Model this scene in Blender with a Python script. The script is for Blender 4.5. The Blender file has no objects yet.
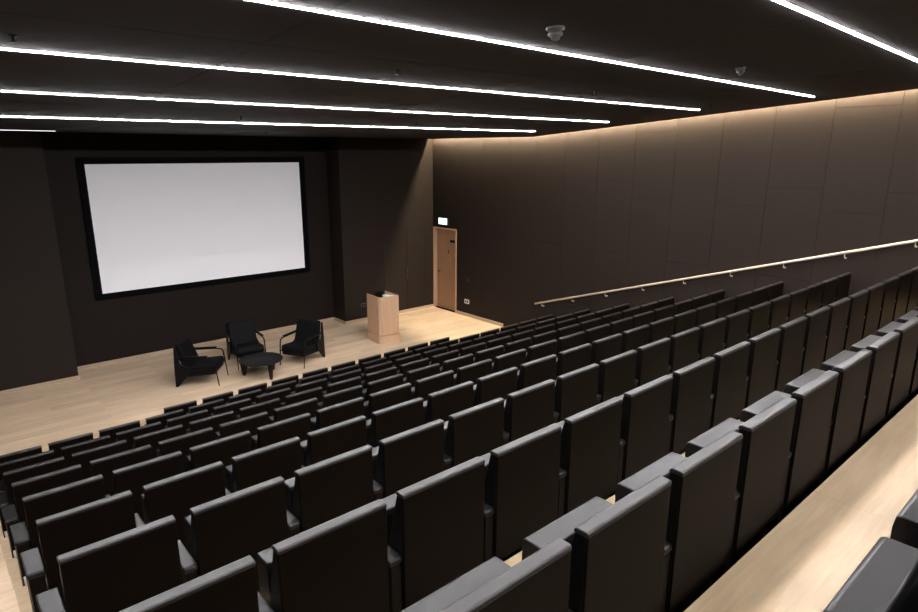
import bpy, bmesh, math, random
from mathutils import Vector, Matrix
random.seed(7)
C = bpy.context.scene.collection

# ---------------------------------------------------------------- materials
def mat(name, base=(.5, .5, .5), rough=.5, spec=.5, metal=0.0, emit=None, estr=0.0, bump=0.0, bscale=200.0, coat=0.0):
    m = bpy.data.materials.new(name); m.use_nodes = True
    nt = m.node_tree; b = nt.nodes['Principled BSDF']
    b.inputs['Base Color'].default_value = (*base, 1)
    b.inputs['Roughness'].default_value = rough
    b.inputs['Specular IOR Level'].default_value = spec
    b.inputs['Metallic'].default_value = metal
    b.inputs['Coat Weight'].default_value = coat
    if emit:
        b.inputs['Emission Color'].default_value = (*emit, 1)
        b.inputs['Emission Strength'].default_value = estr
    if bump:
        tc = nt.nodes.new('ShaderNodeTexCoord'); n = nt.nodes.new('ShaderNodeTexNoise'); bp = nt.nodes.new('ShaderNodeBump')
        n.inputs['Scale'].default_value = bscale; n.inputs['Detail'].default_value = 3
        bp.inputs['Strength'].default_value = bump; bp.inputs['Distance'].default_value = .002
        nt.links.new(tc.outputs['Object'], n.inputs['Vector']); nt.links.new(n.outputs['Fac'], bp.inputs['Height'])
        nt.links.new(bp.outputs['Normal'], b.inputs['Normal'])
    return m

def wood(name, c1, c2, plank=True, scale=(1.9, .19), rough=.45, grain=(1.0, 14.0, 14.0), rot=(0, 0, 0), mottled=.5):
    m = bpy.data.materials.new(name); m.use_nodes = True
    nt = m.node_tree; N = nt.nodes; L = nt.links; b = N['Principled BSDF']
    tc = N.new('ShaderNodeTexCoord'); mp = N.new('ShaderNodeMapping'); mp.inputs['Rotation'].default_value = rot
    L.new(tc.outputs['Object'], mp.inputs['Vector'])
    # long grain
    mg = N.new('ShaderNodeMapping'); mg.inputs['Scale'].default_value = grain; L.new(mp.outputs['Vector'], mg.inputs['Vector'])
    n1 = N.new('ShaderNodeTexNoise'); n1.inputs['Scale'].default_value = 2.2; n1.inputs['Detail'].default_value = 6; n1.inputs['Roughness'].default_value = .6
    n1.inputs['Distortion'].default_value = .6
    L.new(mg.outputs['Vector'], n1.inputs['Vector'])
    n2 = N.new('ShaderNodeTexNoise'); n2.inputs['Scale'].default_value = 1.6; n2.inputs['Detail'].default_value = 3
    L.new(mp.outputs['Vector'], n2.inputs['Vector'])
    add = N.new('ShaderNodeMix'); add.data_type = 'FLOAT'; add.inputs['Factor'].default_value = mottled * .5
    L.new(n1.outputs['Fac'], add.inputs['A']); L.new(n2.outputs['Fac'], add.inputs['B'])
    ramp = N.new('ShaderNodeValToRGB'); ramp.color_ramp.elements[0].position = .32; ramp.color_ramp.elements[1].position = .68
    ramp.color_ramp.elements[0].color = (*c1, 1); ramp.color_ramp.elements[1].color = (*c2, 1)
    L.new(add.outputs['Result'], ramp.inputs['Fac'])
    out = ramp.outputs['Color']
    if plank:
        br = N.new('ShaderNodeTexBrick'); br.inputs['Scale'].default_value = 1.0
        br.inputs['Brick Width'].default_value = scale[0]; br.inputs['Row Height'].default_value = scale[1]
        br.inputs['Mortar Size'].default_value = .0012; br.inputs['Mortar Smooth'].default_value = .2
        br.offset = .37; br.offset_frequency = 2
        br.inputs['Color1'].default_value = (.80, .80, .79, 1); br.inputs['Color2'].default_value = (1.06, 1.04, 1.02, 1)
        br.inputs['Mortar'].default_value = (.55, .5, .45, 1)
        L.new(mp.outputs['Vector'], br.inputs['Vector'])
        mx = N.new('ShaderNodeMix'); mx.data_type = 'RGBA'; mx.blend_type = 'MULTIPLY'; mx.inputs['Factor'].default_value = 1
        L.new(out, mx.inputs['A']); L.new(br.outputs['Color'], mx.inputs['B']); out = mx.outputs['Result']
    L.new(out, b.inputs['Base Color'])
    b.inputs['Roughness'].default_value = rough; b.inputs['Specular IOR Level'].default_value = .4
    return m

M_LEATHER = mat('black_leather', (.0034, .0029, .0030), .36, .30, bump=.08, bscale=260)
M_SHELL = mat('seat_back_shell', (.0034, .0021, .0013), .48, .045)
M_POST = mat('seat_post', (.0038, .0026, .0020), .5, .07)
M_BACK_SHADED = mat('back_leather_shaded', (.0022, .0018, .0018), .42, .12, bump=.08, bscale=260)  # darker copy of the leather, shade on the backrest sides put into its colour
M_CAP_LIT = mat('top_leather_lit', (.012, .0102, .0106), .40, .38, bump=.06, bscale=260)  # lighter copy of the leather, overhead light on the tops put into its colour
M_VOID = mat('black_metal_and_shade', (.006, .006, .006), .55, .4)  # metal of the hinge bar, also the sheet imitating shade under the seats
M_CHROME = mat('chrome', (.72, .71, .69), .35, .5, .45)
M_WALL = mat('wall_panel', (.0172, .0120, .0094), .62, .12, bump=.05, bscale=60)
M_GAP = mat('panel_gap', (.006, .005, .005), .9, .1)
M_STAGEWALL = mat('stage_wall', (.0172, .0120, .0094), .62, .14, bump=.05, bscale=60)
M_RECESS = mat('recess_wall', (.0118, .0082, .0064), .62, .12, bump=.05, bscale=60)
M_CEIL = mat('ceiling_panel', (.0165, .0140, .0145), .7, .2)
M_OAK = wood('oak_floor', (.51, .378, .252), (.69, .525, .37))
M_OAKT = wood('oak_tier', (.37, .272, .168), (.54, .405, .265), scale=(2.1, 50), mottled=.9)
M_LECT = wood('oak_veneer', (.44, .27, .165), (.54, .345, .215), plank=False, grain=(14, 14, 1.0))
M_DOOR = wood('oak_door', (.27, .148, .080), (.35, .198, .112), plank=False, grain=(10, 10, .8))
M_FRAME = wood('oak_frame', (.38, .235, .15), (.46, .29, .19), plank=False, grain=(10, 10, .8))
M_SKIRT = wood('oak_skirting', (.33, .245, .17), (.42, .315, .22), plank=False, grain=(1, 1, 12))
M_SCREEN = mat('screen_white', (.78, .775, .80), .85, .1, emit=(.95, .94, 1.0), estr=.10)  # faint emission added to lift the screen's dark top, imitating projector light
M_SCRFRAME = mat('screen_frame', (.0015, .0015, .002), .7, .06)
M_LED = mat('led', (1, 1, 1), .5, .3, emit=(1.0, .975, .985), estr=335)
M_LEDEND = mat('led_dim', (1, 1, 1), .5, .3, emit=(1.0, .97, .95), estr=4)
M_COVE = mat('cove_led', (1, 1, 1), .5, .3, emit=(1.0, .85, .60), estr=1050)
M_ALU = mat('black_aluminium', (.012, .012, .012), .5, .4)
M_RAIL = mat('brushed_rail', (.50, .44, .37), .42, .5, .25)
M_BLACKF = mat('black_fabric', (.0030, .0030, .0038), .7, .10, bump=.15, bscale=300)
M_BLACKP = mat('black_paint', (.0025, .0025, .0028), .45, .15)
M_TABLE = mat('table_black', (.006, .005, .005), .5, .2)
M_PAPER = mat('paper', (.9, .9, .88), .8, .2)
M_WHITEP = mat('white_plastic', (.62, .61, .59), .45, .5)
M_GREYP = mat('grey_plastic', (.075, .070, .068), .5, .4)
M_SIGN = mat('exit_glow', (.9, 1, 1), .5, .3, emit=(.62, 1.0, .94), estr=1.9)
M_SIGN2 = mat('exit_mark', (.5, .9, .75), .5, .3, emit=(.55, .95, .85), estr=1.25)
M_STONE = mat('hall_dark', (.02, .017, .015), .8, .2)

# ---------------------------------------------------------------- mesh helpers
def box(bm, x0, x1, y0, y1, z0, z1, bev=0.0, seg=2, taper=None, mi=0):
    """box; taper=(dy_front_top) pushes the +y top edge back"""
    vs = [bm.verts.new(p) for p in ((x0, y0, z0), (x1, y0, z0), (x1, y1, z0), (x0, y1, z0), (x0, y0, z1), (x1, y0, z1), (x1, y1, z1), (x0, y1, z1))]
    if taper:
        for i in (6, 7): vs[i].co.y -= taper
    fs = [bm.faces.new([vs[i] for i in q]) for q in ((3, 2, 1, 0), (4, 5, 6, 7), (0, 1, 5, 4), (1, 2, 6, 5), (2, 3, 7, 6), (3, 0, 4, 7))]
    for f in fs: f.material_index = mi
    if bev:
        es = list({e for f in fs for e in f.edges})
        r = bmesh.ops.bevel(bm, geom=es, offset=bev, segments=seg, profile=.5, affect='EDGES')
        for f in r['faces']: f.smooth = True; f.material_index = mi
    return vs

def prism(bm, pts, axis, a, b, bev=0.0, seg=2):
    """extrude a polygon given in the two other axes (cyclic order) along axis from a to b"""
    def P(u, w, t): return {'x': (t, u, w), 'y': (u, t, w), 'z': (u, w, t)}[axis]
    A = [bm.verts.new(P(u, w, a)) for u, w in pts]; B = [bm.verts.new(P(u, w, b)) for u, w in pts]
    fs = [bm.faces.new(A[::-1]), bm.faces.new(B)]
    n = len(pts)
    for i in range(n): fs.append(bm.faces.new((A[i], A[(i + 1) % n], B[(i + 1) % n], B[i])))
    bmesh.ops.recalc_face_normals(bm, faces=fs)
    if bev:
        es = list({e for f in fs for e in f.edges})
        r = bmesh.ops.bevel(bm, geom=es, offset=bev, segments=seg, profile=.5, affect='EDGES')
        for f in r['faces']: f.smooth = True

def tube(bm, pts, r, n=10, caps=True):
    pts = [Vector(p) for p in pts]; rings = []
    rs = r if isinstance(r, (list, tuple)) else [r] * len(pts)
    up = Vector((0, 0, 1))
    for i, p in enumerate(pts):
        t = ((pts[i + 1] if i < len(pts) - 1 else p) - (pts[i - 1] if i else p)).normalized()
        a = t.cross(up if abs(t.z) < .95 else Vector((1, 0, 0))).normalized(); b = a.cross(t)
        rings.append([bm.verts.new(p + rs[i] * (math.cos(q) * a + math.sin(q) * b)) for q in [2 * math.pi * k / n for k in range(n)]])
    for i in range(len(pts) - 1):
        for k in range(n):
            f = bm.faces.new((rings[i][k], rings[i][(k + 1) % n], rings[i + 1][(k + 1) % n], rings[i + 1][k])); f.smooth = True
    if caps: bm.faces.new(rings[0]); bm.faces.new(rings[-1][::-1])
    bmesh.ops.recalc_face_normals(bm, faces=bm.faces[:])

def lathe(bm, prof, n=28, cx=0, cy=0):
    rings = []
    for r, z in prof:
        if r < 1e-5: rings.append([bm.verts.new((cx, cy, z))])
        else: rings.append([bm.verts.new((cx + r * math.cos(2 * math.pi * k / n), cy + r * math.sin(2 * math.pi * k / n), z)) for k in range(n)])
    for A, B in zip(rings, rings[1:]):
        for k in range(n):
            q = [A[k % len(A)], A[(k + 1) % n % len(A)], B[(k + 1) % n % len(B)], B[k % len(B)]]
            u = []
            for w in q:
                if w not in u: u.append(w)
            if len(u) > 2:
                f = bm.faces.new(u); f.smooth = True
    bmesh.ops.recalc_face_normals(bm, faces=bm.faces[:])

def obj(name, bm, m, parent=None, loc=None, smooth_angle=False):
    me = bpy.data.meshes.new(name); bm.normal_update(); bm.to_mesh(me); bm.free()
    for k in (m if isinstance(m, (list, tuple)) else [m]): me.materials.append(k)
    o = bpy.data.objects.new(name, me); C.objects.link(o)
    if parent: o.parent = parent
    if loc: o.location = loc
    return o
NB = bmesh.new
def struct(name, bm, m, parent=None):
    o = obj(name, bm, m, parent)
    if parent is None: o['kind'] = 'structure'
    return o
def tag(o, label, cat, group=None):
    o['label'] = label; o['category'] = cat
    if group: o['group'] = group
    return o
def thing(name, label, cat, loc=(0, 0, 0), rz=0.0, group=None):
    o = bpy.data.objects.new(name, None); C.objects.link(o); o.empty_display_size = .2
    o.location = loc; o.rotation_euler = (0, 0, rz)
    return tag(o, label, cat, group)
def dup(root, loc, label, skip=()):
    r = root.copy(); C.objects.link(r); r.location = loc; r['label'] = label
    for ch in list(root.children):
        if ch.name.split('.')[0] in skip: continue
        c = ch.copy(); C.objects.link(c); c.parent = r
        for g in ch.children:
            d = g.copy(); C.objects.link(d); d.parent = c
    return r

# ---------------------------------------------------------------- dimensions (metres, camera at the origin)
ZF = -4.286                     # stage floor
XL, XR = -0.75, 10.676          # side walls
YW, YREC = 13.205, 13.78        # front wall face, recess face
YB = -3.6                       # rear wall
ZC, SL, KINK = .3226, .0757, 9.487
def zceil(y): return ZC + SL * max(0.0, KINK - y)
HC = .95                        # seat height
ROWS = {-3: (.2450, .5755, .043, -.835), -2: (.2673, .5755, .9949, -1.1590), -1: (.2337, .5814, 1.9512, -1.4560), 0: (.2273, .5788, 2.9372, -1.7666),
        1: (.2335, .5804, 3.8932, -2.0616), 2: (.2396, .5806, 4.8613, -2.3667), 3: (.2373, .5812, 5.8236, -2.6765), 4: (.2273, .5818, 6.7891, -2.9855),
        5: (.2448, .5806, 7.7565, -3.2945), 6: (.2211, .5795, 8.7238, -3.6036), 7: (2.42, .595, 9.69, -3.908)}
STAGE_EDGE = 10.42
def floor_z(i): return {-2: -2.092, -1: -2.40}.get(i, ROWS[i][3] - HC)
def nose(i): return ROWS[i][2] - (.03 if i < -1 else .010)

# ---------------------------------------------------------------- setting
# stage floor
b = NB(); box(b, XL, XR, STAGE_EDGE, YREC + .05, ZF - .85, ZF)
struct('floor_stage', b, M_OAK)
# raked tiers under the seats
AX = .10                        # right edge of the aisle
b = NB()
rows = sorted(ROWS)
zlow = floor_z(7) - .3
for i in rows:
    y0 = nose(i) if i > -3 else -.93
    y1 = nose(i + 1) if i < 7 else STAGE_EDGE
    box(b, AX, XR, y0, y1, zlow, floor_z(i))
box(b, XL, XR, YB - .05, -.93, zlow, floor_z(-3) + .307)
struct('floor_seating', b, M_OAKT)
b = NB()
for i in rows:
    y0 = nose(i) if i > -3 else -.93
    y1 = nose(i + 1) if i < 7 else STAGE_EDGE
    up = floor_z(i - 1) if i > -3 else floor_z(-3) + .307
    box(b, XL, AX, y0 + .46, y1, zlow, floor_z(i))
    box(b, XL, AX, y0, y0 + .46, zlow, (floor_z(i) + up) / 2)
struct('floor_aisle', b, M_OAK)

# front wall: recess behind the screen and two projecting sides
PL, PR = 1.86, 7.788
b = NB(); box(b, XL, PL, YW, YREC + .3, ZF, ZC + .6); struct('wall_front_left', b, M_STAGEWALL)
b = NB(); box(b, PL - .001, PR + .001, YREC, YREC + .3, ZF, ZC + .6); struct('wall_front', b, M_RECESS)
b = NB()
box(b, PR, XR + .3, YW + .012, YREC + .3, ZF, ZC + .6)
DX0, DX1, DXM, DZ = 9.05, 10.40, 9.765, -1.998
for q in ((PR, DX0 - .004, ZF, ZC + .6), (DX0 - .004, DX1 + .004, DZ + .006, ZC + .6), (DX1 + .004, XR + .3, ZF, ZC + .6)):
    box(b, q[0], q[1], YW, YW + .012, q[2], q[3])
struct('wall_front_right', b, M_STAGEWALL)
# concealed double door
t = thing('door_2', '', 'door', (DXM, YW, ZF)); del t['label'], t['category']; t['kind'] = 'structure'
for s, (a, c) in enumerate(((DX0, DXM - .004), (DXM + .004, DX1))):
    b = NB(); box(b, a - DXM, c - DXM, .002, .0115, .075, DZ - ZF - .010, .001, 1); obj('door_leaf', b, M_STAGEWALL, t)
b = NB(); box(b, -.020, -.004, -.028, .002, .92, 1.30, .003, 1)
obj('handle', b, mat('handle_bronze', (.10, .085, .075), .4, .5, .6), t)
b = NB(); box(b, DX0 - DXM - .010, DX0 - DXM - .001, -.004, .011, .34, 1.95); obj('edge_strip', b, mat('edge_steel', (.05, .045, .04), .4, .5, .6), t)

# right wall with its panel joints, opening for the exit door
DY0, DY1, DZT = 12.275, 13.16, -2.05
b = NB()
zt = 1.9
cols = [YB] + [2.68 + .855 * k for k in range(-7, 12)] + [12.2]
cols = [YB] + [y for y in cols[1:-1] if y > YB + .2] + [DY0 - .06]
for n, (a, c) in enumerate(zip(cols, cols[1:])):
    zs = [-5.2] + ([-2.02, -.55] if n % 2 else [-3.3, -.875, .66 if c < 6 else .37]) + [zt]
    if not n % 2 and a > 9.3: zs = [-5.2, -.82, zt]
    if zs[-2] > zceil(c): zs = zs[:-2] + [zt]
    for z0, z1 in zip(zs, zs[1:]):
        box(b, XR, XR + .02, a + .002, c - .002, z0 + .0035, z1 - .0035, .001, 1)
box(b, XR, XR + .02, DY0 - .057, YW, DZT + .052, zt)          # above the door
box(b, XR + .019, XR + .3, YB, DY0 - .055, -5.2, zt, mi=1)
box(b, XR + .0195, XR + .3, DY0 - .055, YW + .3, DZT + .05, zt, mi=1)
box(b, XR + .22, XR + .3, DY0 - .055, YW + .3, -5.2, DZT + .05, mi=1)
struct('wall_right', b, [M_WALL, M_GAP])
# rear and left walls, out of the picture
b = NB(); box(b, XL - .3, XL, YB, YREC + .3, -5.2, 1.9); struct('wall_left', b, M_WALL)
b = NB(); box(b, XL - .3, XR + .3, YB - .3, YB, -5.2, 1.9); struct('wall_back', b, M_WALL)
# ceiling: flat above the stage, rising towards the back, in long panels with fine joints
CE = 10.535
b = NB()
xs = [XL, 1.97, 4.85, 7.72, CE]
for a, c in zip(xs, xs[1:]):
    for ya, yb in ((YB, 1.0), (1.006, 4.3), (4.306, 7.65), (7.656, KINK)):
        prism(b, [(ya, zceil(ya)), (yb, zceil(yb)), (yb, zceil(yb) + .08), (ya, zceil(ya) + .08)], 'x', a + .003, c - .003)
    box(b, a + .003, c - .003, KINK, YREC, ZC, ZC + .08)
prism(b, [(YB, zceil(YB) + .082), (KINK, ZC + .082), (YREC, ZC + .082), (YREC, ZC + .1), (KINK, ZC + .1), (YB, zceil(YB) + .1)], 'x', XL, CE - .002)
struct('ceiling', b, M_CEIL)
# lid that closes the slot above the right wall
b = NB()
prism(b, [(YB, zceil(YB) + .26), (KINK, ZC + .26), (YW, ZC + .26), (YW, ZC + .3), (KINK, ZC + .3), (YB, zceil(YB) + .3)], 'x', CE - .5, XR + .02)
struct('ceiling_slot', b, M_CEIL)

# skirting boards
SK = .075
b = NB(); box(b, XL, PL + .012, YW - .012, YW, ZF, ZF + SK, .002, 1); box(b, PL, PL + .012, YW, YREC, ZF, ZF + SK); struct('baseboard_front_left', b, M_SKIRT)
b = NB(); box(b, PL + .012, PR - .012, YREC - .012, YREC, ZF, ZF + SK, .002, 1); struct('baseboard_front', b, M_SKIRT)
b = NB(); box(b, PR - .012, DX0 - .02, YW - .012, YW, ZF, ZF + SK, .002, 1); box(b, PR - .012, PR, YW, YREC, ZF, ZF + SK)
box(b, DX0 - .02, XR - .014, YW - .012, YW, ZF, ZF + SK, .002, 1); struct('baseboard_front_right', b, M_SKIRT)
b = NB(); box(b, XR - .014, XR, STAGE_EDGE, DY0 - .06, ZF, ZF + .085, .002, 1); struct('baseboard_right', b, M_SKIRT)

# exit door in the right wall
t = thing('door_1', '', 'door', (XR, (DY0 + DY1) / 2, ZF)); del t['label'], t['category']; t['kind'] = 'structure'
hy = (DY1 - DY0) / 2; hz = DZT - ZF
b = NB()
box(b, -.012, .22, -hy - .05, -hy, 0, hz + .05, .002, 1); box(b, -.012, .22, hy, hy + .044, 0, hz + .05, .002, 1); box(b, -.012, .22, -hy, hy, hz, hz + .05, .002, 1)
obj('door_frame', b, M_FRAME, t)
b = NB(); box(b, .10, .15, -hy + .004, hy - .004, .006, hz - .004, .002, 1); leaf = obj('door_leaf', b, M_DOOR, t)
b = NB(); box(b, .05, .10, -hy + .04, -hy + .28, hz - .33, hz - .265, .006, 2); tube(b, [(.06, -hy + .05, hz - .30), (.06, -hy + .02, hz - .30)], .008); o = obj('door_closer', b, M_BLACKP, leaf); o['label'] = 'black door closer box'
b = NB(); tube(b, [(.10, -.06, hz - .58), (.085, -.06, hz - .58)], .022, 14); box(b, .088, .10, -.068, -.052, hz - .66, hz - .58, .002, 1); obj('peephole', b, M_BLACKP, leaf)
for z in (.28, 1.15, 1.98):
    b = NB(); tube(b, [(.092, -hy + .008, z - .06), (.092, -hy + .008, z + .06)], .010, 10); obj('hinge', b, M_BLACKP, leaf)
b = NB(); tube(b, [(.10, hy - .07, 1.05), (.05, hy - .07, 1.05), (.05, hy - .19, 1.05)], .010, 10); obj('handle', b, M_BLACKP, leaf)

# glowing exit sign above the door
t = thing('exit_sign', 'small glowing white-green exit sign above the oak door', 'sign', (XR, 12.735, -1.91))
b = NB(); box(b, -.045, 0, -.19, .19, -.012, .185, .004, 1); obj('sign_box', b, M_ALU, t)
b = NB(); box(b, -.048, -.0452, -.175, .175, .006, .172, .001, 1); face = obj('sign_face', b, M_SIGN, t)
b = NB()
# faint running figure, arrow and doorway
box(b, -.0489, -.0481, .035, .050, .118, .136, .003, 2)
prism(b, [(.030, .112), (.052, .108), (.045, .075), (.028, .080)], 'x', -.0489, -.0481)
prism(b, [(.030, .080), (.045, .076), (.060, .045), (.050, .040)], 'x', -.0489, -.0481)
prism(b, [(.044, .080), (.030, .078), (.015, .060), (.020, .042), (.028, .046), (.026, .060)], 'x', -.0489, -.0481)
prism(b, [(-.01, .085), (-.05, .085), (-.05, .065), (-.01, .065)], 'x', -.0489, -.0481)
prism(b, [(-.05, .102), (-.085, .075), (-.05, .048)], 'x', -.0489, -.0481)
o = obj('exit_pictogram', b, M_SIGN2, face); o['label'] = 'faint green running figure and arrow'

# wall sockets and switch plate
def socket(name, label, cat, loc, axis, w, h, m, hole=True, group=None):
    t = thing(name, label, cat, loc, 0 if axis == 'y' else math.pi / 2, group)
    b = NB()
    if hole:
        k = .018
        box(b, -w, w, .0, .012, -h, -h + k, .002, 1); box(b, -w, w, .0, .012, h - k, h, .002, 1)
        box(b, -w, -w + k, .0, .012, -h + k, h - k); box(b, w - k, w, .0, .012, -h + k, h - k); box(b, -.008, .008, 0, .012, -h + k, h - k)
    else: box(b, -w, w, 0, .012, -h, h, .003, 1)
    obj('cover_plate', b, m, t)
    b = NB(); box(b, -w + .012, w - .012, .0005, .006, -h + .012, h - .012)
    if not hole: b.free(); return t
    obj('socket_insert', b, M_BLACKP, t); return t
socket('wall_socket', 'white framed double wall socket low on the right wall beside the oak door', 'socket', (XR, 11.79, -3.88), 'x', .085, .055, M_WHITEP)
socket('wall_socket', 'pale wall socket on the front wall just left of the oak lectern', 'socket', (8.335, YW - .012, -3.865), 'y', .075, .048, M_GREYP)
socket('wall_switch', 'faint dark round-edged switch plate on right wall above the white socket', 'switch', (XR, 11.757, -3.275), 'x', .045, .045, mat('switch_dark', (.02, .016, .014), .5, .3), hole=False)

# ---------------------------------------------------------------- projection screen
SX0, SX1, SZ0, SZ1 = 2.43, 7.155, -2.912, -.131
t = thing('projection_screen', 'large white projection screen in a black frame on the front wall', 'screen', ((SX0 + SX1) / 2, YREC, SZ0))
hw, hh = (SX1 - SX0) / 2, SZ1 - SZ0; f = .128
b = NB()
for q in ((-hw, hw, 0, f - .012), (-hw, hw, hh - f, hh)): box(b, q[0], q[1], -.06, -.002, q[2], q[3], .004, 1)
for q in ((-hw, -hw + f), (hw - f - .01, hw)): box(b, q[0], q[1], -.06, -.002, f - .012, hh - f, .004, 1)
obj('screen_frame', b, M_SCRFRAME, t)
b = NB(); box(b, -hw + f - .005, hw - f - .005, -.045, -.01, f - .017, hh - f + .005); obj('screen_surface', b, M_SCREEN, t)

# ---------------------------------------------------------------- ceiling strip lights
def strip(name, label, x0, y0, x1, y1, m=None, w=.023, group='ceiling light strips'):
    cx, cy = (x0 + x1) / 2, (y0 + y1) / 2
    t = thing(name, label, 'light', (cx, cy, zceil(cy)), 0, group)
    def pt(x, y, dz): return (x - cx, y - cy, zceil(y) - zceil(cy) + dz)
    for nm, hw, d0, d1, mm in (('housing', w / 2 + .008, -.0015, .0, M_ALU), ('diffuser', w / 2, -.005, -.0016, m or M_LED)):
        b = NB(); vs = []
        for dz in (d0, d1):
            for x, y, s in ((x0, y0, -1), (x1, y1, -1), (x1, y1, 1), (x0, y0, 1)):
                vs.append(b.verts.new(pt(x, y + s * hw, dz)))
        for q in ((3, 2, 1, 0), (4, 5, 6, 7), (0, 1, 5, 4), (1, 2, 6, 5), (2, 3, 7, 6), (3, 0, 4, 7)): b.faces.new([vs[i] for i in q])
        bmesh.ops.recalc_face_normals(b, faces=b.faces[:]); obj(nm, b, mm, t)
N = 'ceiling_light_strip'
strip(N, 'bright white ceiling strip light cut by the top right corner', -.35, 1.665, 9.57, 1.93)
strip(N, 'longest white ceiling strip light, running from the top edge past the round detector', -.35, 3.375, 9.80, 3.54)
strip(N, 'white ceiling strip light, third from the stage wall', -.35, 5.235, 9.546, 5.115)
strip(N, 'white ceiling strip light, second from the stage wall', -.35, 7.03, 9.547, 6.815)
strip(N, 'white ceiling strip light nearest the projection screen', -.35, 8.895, 9.454, 8.48)
strip(N, 'white ceiling strip light above the row nearest the camera, out of the picture', -.35, .02, 9.57, .02)
strip(N, 'rearmost white ceiling strip light, behind the camera', -.35, -1.65, 9.57, -1.65)
strip('wall_washer_strip', 'short dim light strip at ceiling edge above the left front wall', .1, 12.86, 2.03, 12.83, M_LEDEND, .02, None)
# warm light hidden in the slot along the right wall
b = NB()
pts = [(YB + .05, zceil(YB) + .115), (KINK, ZC + .115), (YW - .02, ZC + .115), (YW - .02, ZC + .125), (KINK, ZC + .125), (YB + .05, zceil(YB) + .125)]
prism(b, pts, 'x', 10.576, 10.594)
tag(obj('cove_light', b, M_COVE), 'warm light strip hidden in the slot along the top of the right wall', 'light')

# ---------------------------------------------------------------- detectors and sprinklers
def detector(loc, label, s=1.0):
    t = thing('smoke_detector', label, 'detector', (loc[0], loc[1], zceil(loc[1])), 0, 'ceiling smoke detectors')
    t.rotation_euler = (math.atan(-SL), 0, 0) if loc[1] < KINK else (0, 0, 0)
    b = NB(); lathe(b, [(0, 0), (.062 * s, 0), (.064 * s, -.012 * s), (.056 * s, -.020 * s), (0, -.020 * s)]); obj('base_plate', b, M_GREYP, t)
    b = NB(); lathe(b, [(0, -.020 * s), (.040 * s, -.020 * s), (.050 * s, -.046 * s), (.047 * s, -.056 * s), (.034 * s, -.060 * s), (.028 * s, -.082 * s), (.014 * s, -.090 * s), (0, -.090 * s)]); obj('sensor_head', b, M_GREYP, t)
detector((3.44, 2.93), 'large round grey smoke detector on ceiling between the two longest strips', 1.0)
detector((6.336, 3.00), 'smaller grey smoke detector on ceiling above the right wall slot', .80)
def sprinkler(x, y, label):
    t = thing('ceiling_sprinkler', label, 'sprinkler', (x, y, zceil(y)), 0, 'ceiling sprinklers')
    b = NB(); lathe(b, [(0, 0), (.028, 0), (.028, -.006), (.010, -.010), (.010, -.035), (0, -.035)], 14); obj('sprinkler_body', b, M_BLACKP, t)
    b = NB(); lathe(b, [(0, -.036), (.024, -.036), (.024, -.041), (0, -.041)], 14); obj('deflector', b, M_BLACKP, t)
for x, y, l in ((.61, 4.80, 'tiny black sprinkler on ceiling at the far left edge'), (3.35, 4.62, 'tiny black sprinkler on ceiling above the second strip light, near the middle'),
                (6.236, 4.65, 'tiny black sprinkler on ceiling just beyond the third strip light, right of middle'), (9.115, 4.70, 'tiny black sprinkler on ceiling close to the right wall'),
                (3.36, 8.10, 'tiny black sprinkler on ceiling above the projection screen, left one'), (6.22, 8.11, 'tiny black sprinkler on ceiling right of the projection screen'),
                (4.83, 10.6, 'tiny black sprinkler on flat ceiling near the stage wall')):
    sprinkler(x, y, l)

# ---------------------------------------------------------------- handrail on the right wall
RX = XR - .075
def zr(y): return -3.396 - .3174 * (y - 9.113)
t = thing('handrail', 'long pale metal handrail sloping up along the right wall', 'handrail', (RX, 9.32, zr(9.32)))
def rp(y, dx=0, dz=0): return (dx, y - 9.32, zr(y) - zr(9.32) + dz)
b = NB(); tube(b, [rp(9.32), rp(-2.9)], .022, 14); obj('rail', b, M_RAIL, t)
for k in range(14):
    y = 9.113 - .862 * k
    b = NB(); tube(b, [rp(y, 0, -.02), rp(y, 0, -.075), rp(y, .02, -.09), rp(y, .075, -.09)], .007, 8)
    tube(b, [rp(y, .062, -.09), rp(y, .0745, -.09)], .015, 12); obj('bracket', b, M_RAIL, t)

# ---------------------------------------------------------------- lectern
t = thing('lectern', 'pale oak lectern with white paper on top, standing on the stage', 'lectern', (7.772, 11.487, ZF), math.radians(-4.5))
LW, LD, LH = .250, .300, 1.095
b = NB(); prism(b, [(-LW - .012, LD), (-LW - .012, -LD + .05), (-LW + .035, -LD - .012), (LW + .006, -LD - .012), (LW + .006, LD)], 'z', 0, .185, .004, 1); obj('plinth', b, M_LECT, t)
b = NB(); box(b, -LW + .02, LW - .02, -LD + .03, LD - .02, .185, .200); obj('shadow_gap', b, mat('lectern_gap', (.16, .09, .05), .7), t)
b = NB()
prism(b, [(-LW, LD), (-LW, -LD + .06), (-LW + .05, -LD), (LW, -LD), (LW, LD)], 'z', .200, .93, .004, 2)
# raised rim round three sides of the reading top
prism(b, [(-LW, LD), (-LW, -LD + .06), (-LW + .022, -LD + .06), (-LW + .022, LD)], 'z', .9295, LH, .003, 1)
prism(b, [(-LW, -LD + .06), (-LW + .05, -LD), (LW, -LD), (LW, -LD + .022), (-LW + .055, -LD + .022), (-LW + .02, -LD + .064)], 'z', .9295, LH, .003, 1)
prism(b, [(LW - .022, -LD + .022), (LW, -LD + .022), (LW, LD), (LW - .022, LD)], 'z', .9295, LH, .003, 1)
obj('cabinet', b, M_LECT, t)
b = NB(); prism(b, [(-LD + .03, 1.030), (LD - .02, .965), (LD - .02, .980), (-LD + .03, 1.045)], 'x', -LW + .024, LW - .024); obj('reading_top', b, M_BLACKP, t)
TILT = math.atan(.065 / (2 * LD - .05))
def ltop(y): return 1.045 - math.tan(TILT) * (y + LD - .03)      # height of the reading top
rl = math.radians(-4.5)
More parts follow.
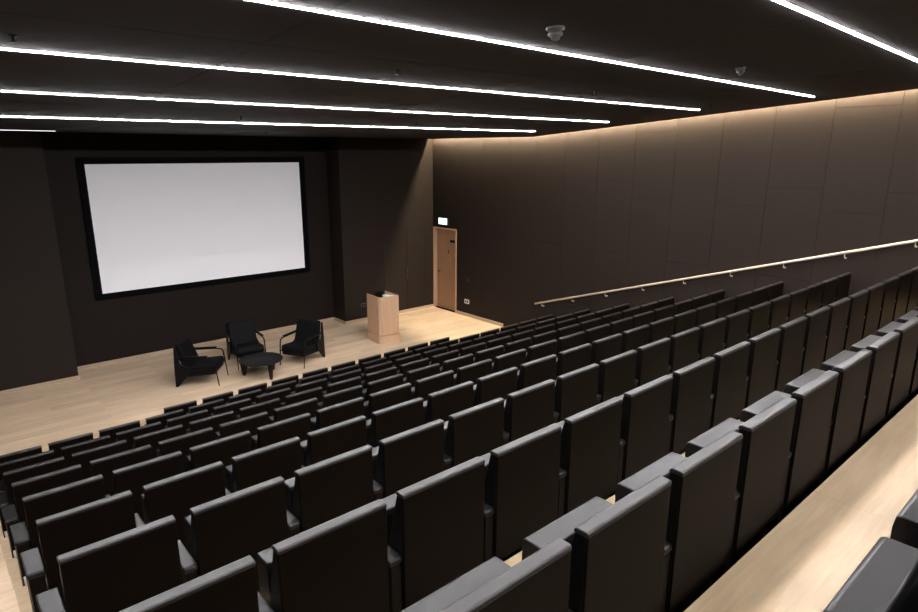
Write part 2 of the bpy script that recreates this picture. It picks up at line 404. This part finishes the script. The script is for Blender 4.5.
def lpos(x, y, dz): return (7.772 + x * math.cos(rl) - y * math.sin(rl), 11.487 + x * math.sin(rl) + y * math.cos(rl), ZF + ltop(y) + dz)
t2 = thing('paper_sheet', 'white papers lying on the reading top of the oak lectern', 'paper', lpos(.115, .02, .001), rl); t2.rotation_euler = (-TILT, 0, rl)
b = NB(); box(b, -.105, .105, -.22, .22, 0, .030, .001, 1); obj('sheet_stack', b, M_PAPER, t2)
b = NB(); box(b, -.10, .098, -.21, .18, .0305, .038); obj('top_sheet', b, M_PAPER, t2)
t3 = thing('laptop', 'black laptop with open lid on the lectern, left of the papers', 'laptop', lpos(-.11, .08, .002), rl + math.pi); t3.rotation_euler = (TILT, 0, rl + math.pi)
b = NB(); box(b, -.10, .10, -.12, .10, 0, .014, .002, 1); obj('keyboard_base', b, M_BLACKP, t3)
b = NB(); prism(b, [(.088, .0145), (.10, .0145), (.135, .16), (.123, .16)], 'x', -.10, .10, .002, 1); obj('lid', b, M_BLACKP, t3)

# ---------------------------------------------------------------- stage armchairs and table
def armchair(loc, ang, label):
    t = thing('armchair', label, 'armchair', (loc[0], loc[1], ZF), math.radians(ang), 'black armchairs on the stage')
    W = .27
    # seat cushion, with a slight rise to the front
    b = NB(); prism(b, [(-.27, .235), (.34, .275), (.365, .33), (.335, .425), (-.20, .375)], 'y', -W, W, .025, 3); obj('seat', b, M_BLACKF, t)
    b = NB(); prism(b, [(-.25, .30), (-.09, .355), (-.255, .80), (-.285, .83), (-.340, .815), (-.350, .77)], 'y', -W + .005, W - .005, .022, 3); obj('backrest', b, M_BLACKF, t)
    b = NB(); prism(b, [(-.28, .170), (.33, .225), (.34, .272), (-.28, .232)], 'y', -W + .01, W - .01, .003, 1); obj('seat_frame', b, M_BLACKP, t)
    for s in (-1, 1):
        y0, y1 = (W + .002, W + .030) if s > 0 else (-W - .030, -W - .002)
        # broad rear leg, widest where it meets the seat
        b = NB(); prism(b, [(-.395, 0), (-.345, 0), (-.12, .25), (-.10, .37), (-.27, .43), (-.335, .78), (-.362, .78), (-.385, .40)], 'y', y0, y1, .004, 1); obj('rear_leg', b, M_BLACKP, t)
        yc = (y0 + y1) / 2
        b = NB(); tube(b, [(.395, yc, 0), (.345, yc, .46), (.335, yc, .52), (.30, yc, .553), (.25, yc, .56), (-.30, yc, .545)], [.008, .014, .014, .014, .013, .012], 10); obj('front_leg', b, M_BLACKP, t)
        b = NB(); prism(b, [(-.30, .558), (.22, .574), (.23, .596), (-.30, .582)], 'y', yc - .026, yc + .026, .007, 2); obj('arm_pad', b, M_BLACKP, t)
        b = NB(); tube(b, [(.35, yc, .30), (.35, y0 if s > 0 else y1, .30), (.30, (W - .03) * s, .28)], .010, 8); obj('leg_bracket', b, M_BLACKP, t)
    return t
armchair((3.625, 11.545), -37, 'black armchair left of the low round table, facing right')
armchair((4.72, 12.05), -97, 'black armchair behind the low round table, facing the seats')
armchair((5.63, 11.35), -150.5, 'black armchair right of the low round table, facing left')
t = thing('coffee_table', 'low round black table with tapered legs between three armchairs', 'table', (4.62, 11.10, ZF))
b = NB(); lathe(b, [(0, .315), (.40, .315), (.415, .325), (.415, .338), (.408, .345), (0, .345)], 40); obj('tabletop', b, M_TABLE, t)
for a in (141, 275, 28):
    b = NB(); prism(b, [(-.04, 0), (.02, 0), (.055, .25), (.055, .315), (-.085, .315), (-.085, .25)], 'y', -.02, .02, .004, 1)
    bmesh.ops.transform(b, matrix=Matrix.Rotation(math.radians(a), 4, 'Z') @ Matrix.Translation((.355, 0, 0)), verts=b.verts[:])
    obj('leg', b, M_TABLE, t)

# ---------------------------------------------------------------- auditorium seats
BW = .50
ORD = ['', 'first', 'second', 'third', 'fourth', 'fifth', 'sixth', 'seventh', 'eighth', 'ninth', 'tenth', 'eleventh', 'twelfth', 'thirteenth', 'fourteenth', 'fifteenth', 'sixteenth', 'seventeenth', 'eighteenth']
def seat_label(i, k):
    r = 8 - i
    if i == 7:
        e = ('left', k + 1) if k < 5 else ('right', 10 - k)
        return 'black folding seat, %s from the %s end, short front row at the stage' % (ORD[e[1]], e[0])
    rn = ORD[r] + ' row from the stage' if i > -2 else ('row beside the bare oak floor strip' if i == -2 else 'row nearest the camera')
    if i == -2 and 1 <= k <= 9:
        p = ('' if k == 1 else ORD[k] + ' ')
        return 'black folding seat, ' + ('lowest' if k == 1 else ORD[k] + ' up') + ' in view, row beside bare oak floor strip'
    if i == -3 and k in (2, 3): return ('black seat pad at the bottom right corner, nearest the bottom edge' if k == 2 else 'black seat pad at the bottom right corner, cut by the right edge')
    if k < 9: return 'black folding seat, %s from the left aisle, %s' % (ORD[k + 1], rn)
    return 'black folding seat, %s from the right wall, %s' % (ORD[18 - k], rn)

proto = thing('auditorium_seat', '', 'seat', (0, 0, 0), 0, 'black folding seats in rows facing the stage')
# padded back: thin at the top, thicker towards the seat
b = NB()
prism(b, [(.013, .335), (.105, .345), (.135, .56), (.126, .66), (.060, .915), (.056, .933), (.013, .933)], 'x', .006, BW - .006, .006, 2); obj('backrest', b, M_BACK_SHADED, proto)
b = NB(); prism(b, [(-.001, .930), (-.001, .943), (.006, .950), (.047, .950), (.056, .944), (.061, .930)], 'x', .002, BW - .002, .004, 2); obj('top_cap_lit', b, M_CAP_LIT, proto)  # paler cap along the back, carries the painted top light
b = NB(); prism(b, [(0, .325), (.0125, .325), (.0125, .931), (0, .931)], 'x', .004, BW - .004, .003, 2); obj('back_shell', b, M_SHELL, proto)
# tipped-up seat pad
b = NB(); prism(b, [(.172, .40), (.210, .345), (.285, .36), (.305, .46), (.307, .72), (.302, .758), (.292, .765), (.200, .765), (.190, .740)], 'x', .034, BW - .034, .006, 2); obj('seat_pad', b, M_LEATHER, proto)
b = NB(); tube(b, [(.01, .190, .40), (BW - .01, .190, .40)], .016, 8); obj('hinge_bar', b, M_VOID, proto)
# dark sheet standing in for the shade under the seat
b = NB(); box(b, -.067, BW - .003, .062, .074, .004, .335, .002, 1); obj('under_seat_shade', b, M_VOID, proto)
# arm on the left, carried by a slab leg
def arm(x0, x1, fy=.014, fh=.055):
    b = NB(); prism(b, [(.012, .612), (.30, .614), (.306, .624), (.298, .640), (.024, .643), (.012, .634)], 'x', x0, x1, .006, 2); a = obj('armrest', b, M_LEATHER, proto)
    b = NB(); prism(b, [(.014, .055), (.27, .055), (.285, .611), (.014, .611)], 'x', x0 + .006, x1 - .006, .004, 1); p = obj('leg', b, M_POST, proto)
    b = NB(); box(b, x0 + .012, x1 - .012, fy, .060, 0, fh, .003, 1); obj('foot', b, M_CHROME, p)
    b = NB(); box(b, x0 + .012, x1 - .012, .22, .29, 0, .055, .004, 1); obj('foot', b, M_CHROME, p)
    return a, p
normal = arm(-.0675, .001)
endleft = arm(-.088, .004, .004, .362)      # the aisle-side arm is broader
extra = arm(BW + .004, BW + .050)
first = True
for i in sorted(ROWS, reverse=True):
    x0, pit, y, z = ROWS[i]
    n = 10 if i == 7 else 18
    for k in range(n):
        dx = -.026 * math.sin(2 * math.pi * k / 13) if 1 <= i <= 6 and k < 13 else 0
        loc = (x0 + pit * k + dx, y, z - HC)
        lab = seat_label(i, k)
        r = dup(proto, loc, lab)
        drop = [normal if k == 0 else endleft] + ([extra] if k < n - 1 else [])     # a right-hand arm only on the last seat of a row
        gone = {p.data for pair in drop for p in pair}
        for ch in list(r.children):
            if ch.data in gone:
                for g in list(ch.children): bpy.data.objects.remove(g)
                bpy.data.objects.remove(ch)
for ch in list(proto.children):
    for g in list(ch.children): bpy.data.objects.remove(g)
    bpy.data.objects.remove(ch)
bpy.data.objects.remove(proto)

# ---------------------------------------------------------------- world, camera, colour
w = bpy.data.worlds.new('hall'); bpy.context.scene.world = w; w.use_nodes = True
w.node_tree.nodes['Background'].inputs[0].default_value = (.05, .05, .06, 1); w.node_tree.nodes['Background'].inputs[1].default_value = 0.0
cam = bpy.data.cameras.new('camera'); co = bpy.data.objects.new('camera', cam); C.objects.link(co); bpy.context.scene.camera = co
yaw, pitch, roll, F = .7224473, .2466625, .003606, 612.90
cr, sr = math.cos(roll), math.sin(roll); cp, sp = math.cos(pitch), math.sin(pitch); cy, sy = math.cos(yaw), math.sin(yaw)
R = (Matrix(((cy, sy, 0), (-sy, cy, 0), (0, 0, 1))) @ Matrix(((1, 0, 0), (0, cp, sp), (0, -sp, cp))) @ Matrix(((1, 0, 0), (0, 0, -1), (0, 1, 0))) @ Matrix(((cr, -sr, 0), (sr, cr, 0), (0, 0, 1))))
co.matrix_world = R.to_4x4()
cam.sensor_width = 36; cam.lens = F / 918 * 36; cam.clip_start = .02
sc = bpy.context.scene
sc.view_settings.view_transform = 'Standard'; sc.view_settings.look = 'None'; sc.view_settings.exposure = 0; sc.view_settings.gamma = 1
sc.cycles.max_bounces = 8; sc.cycles.diffuse_bounces = 5; sc.cycles.use_denoising = True
sc.cycles.sample_clamp_indirect = 6
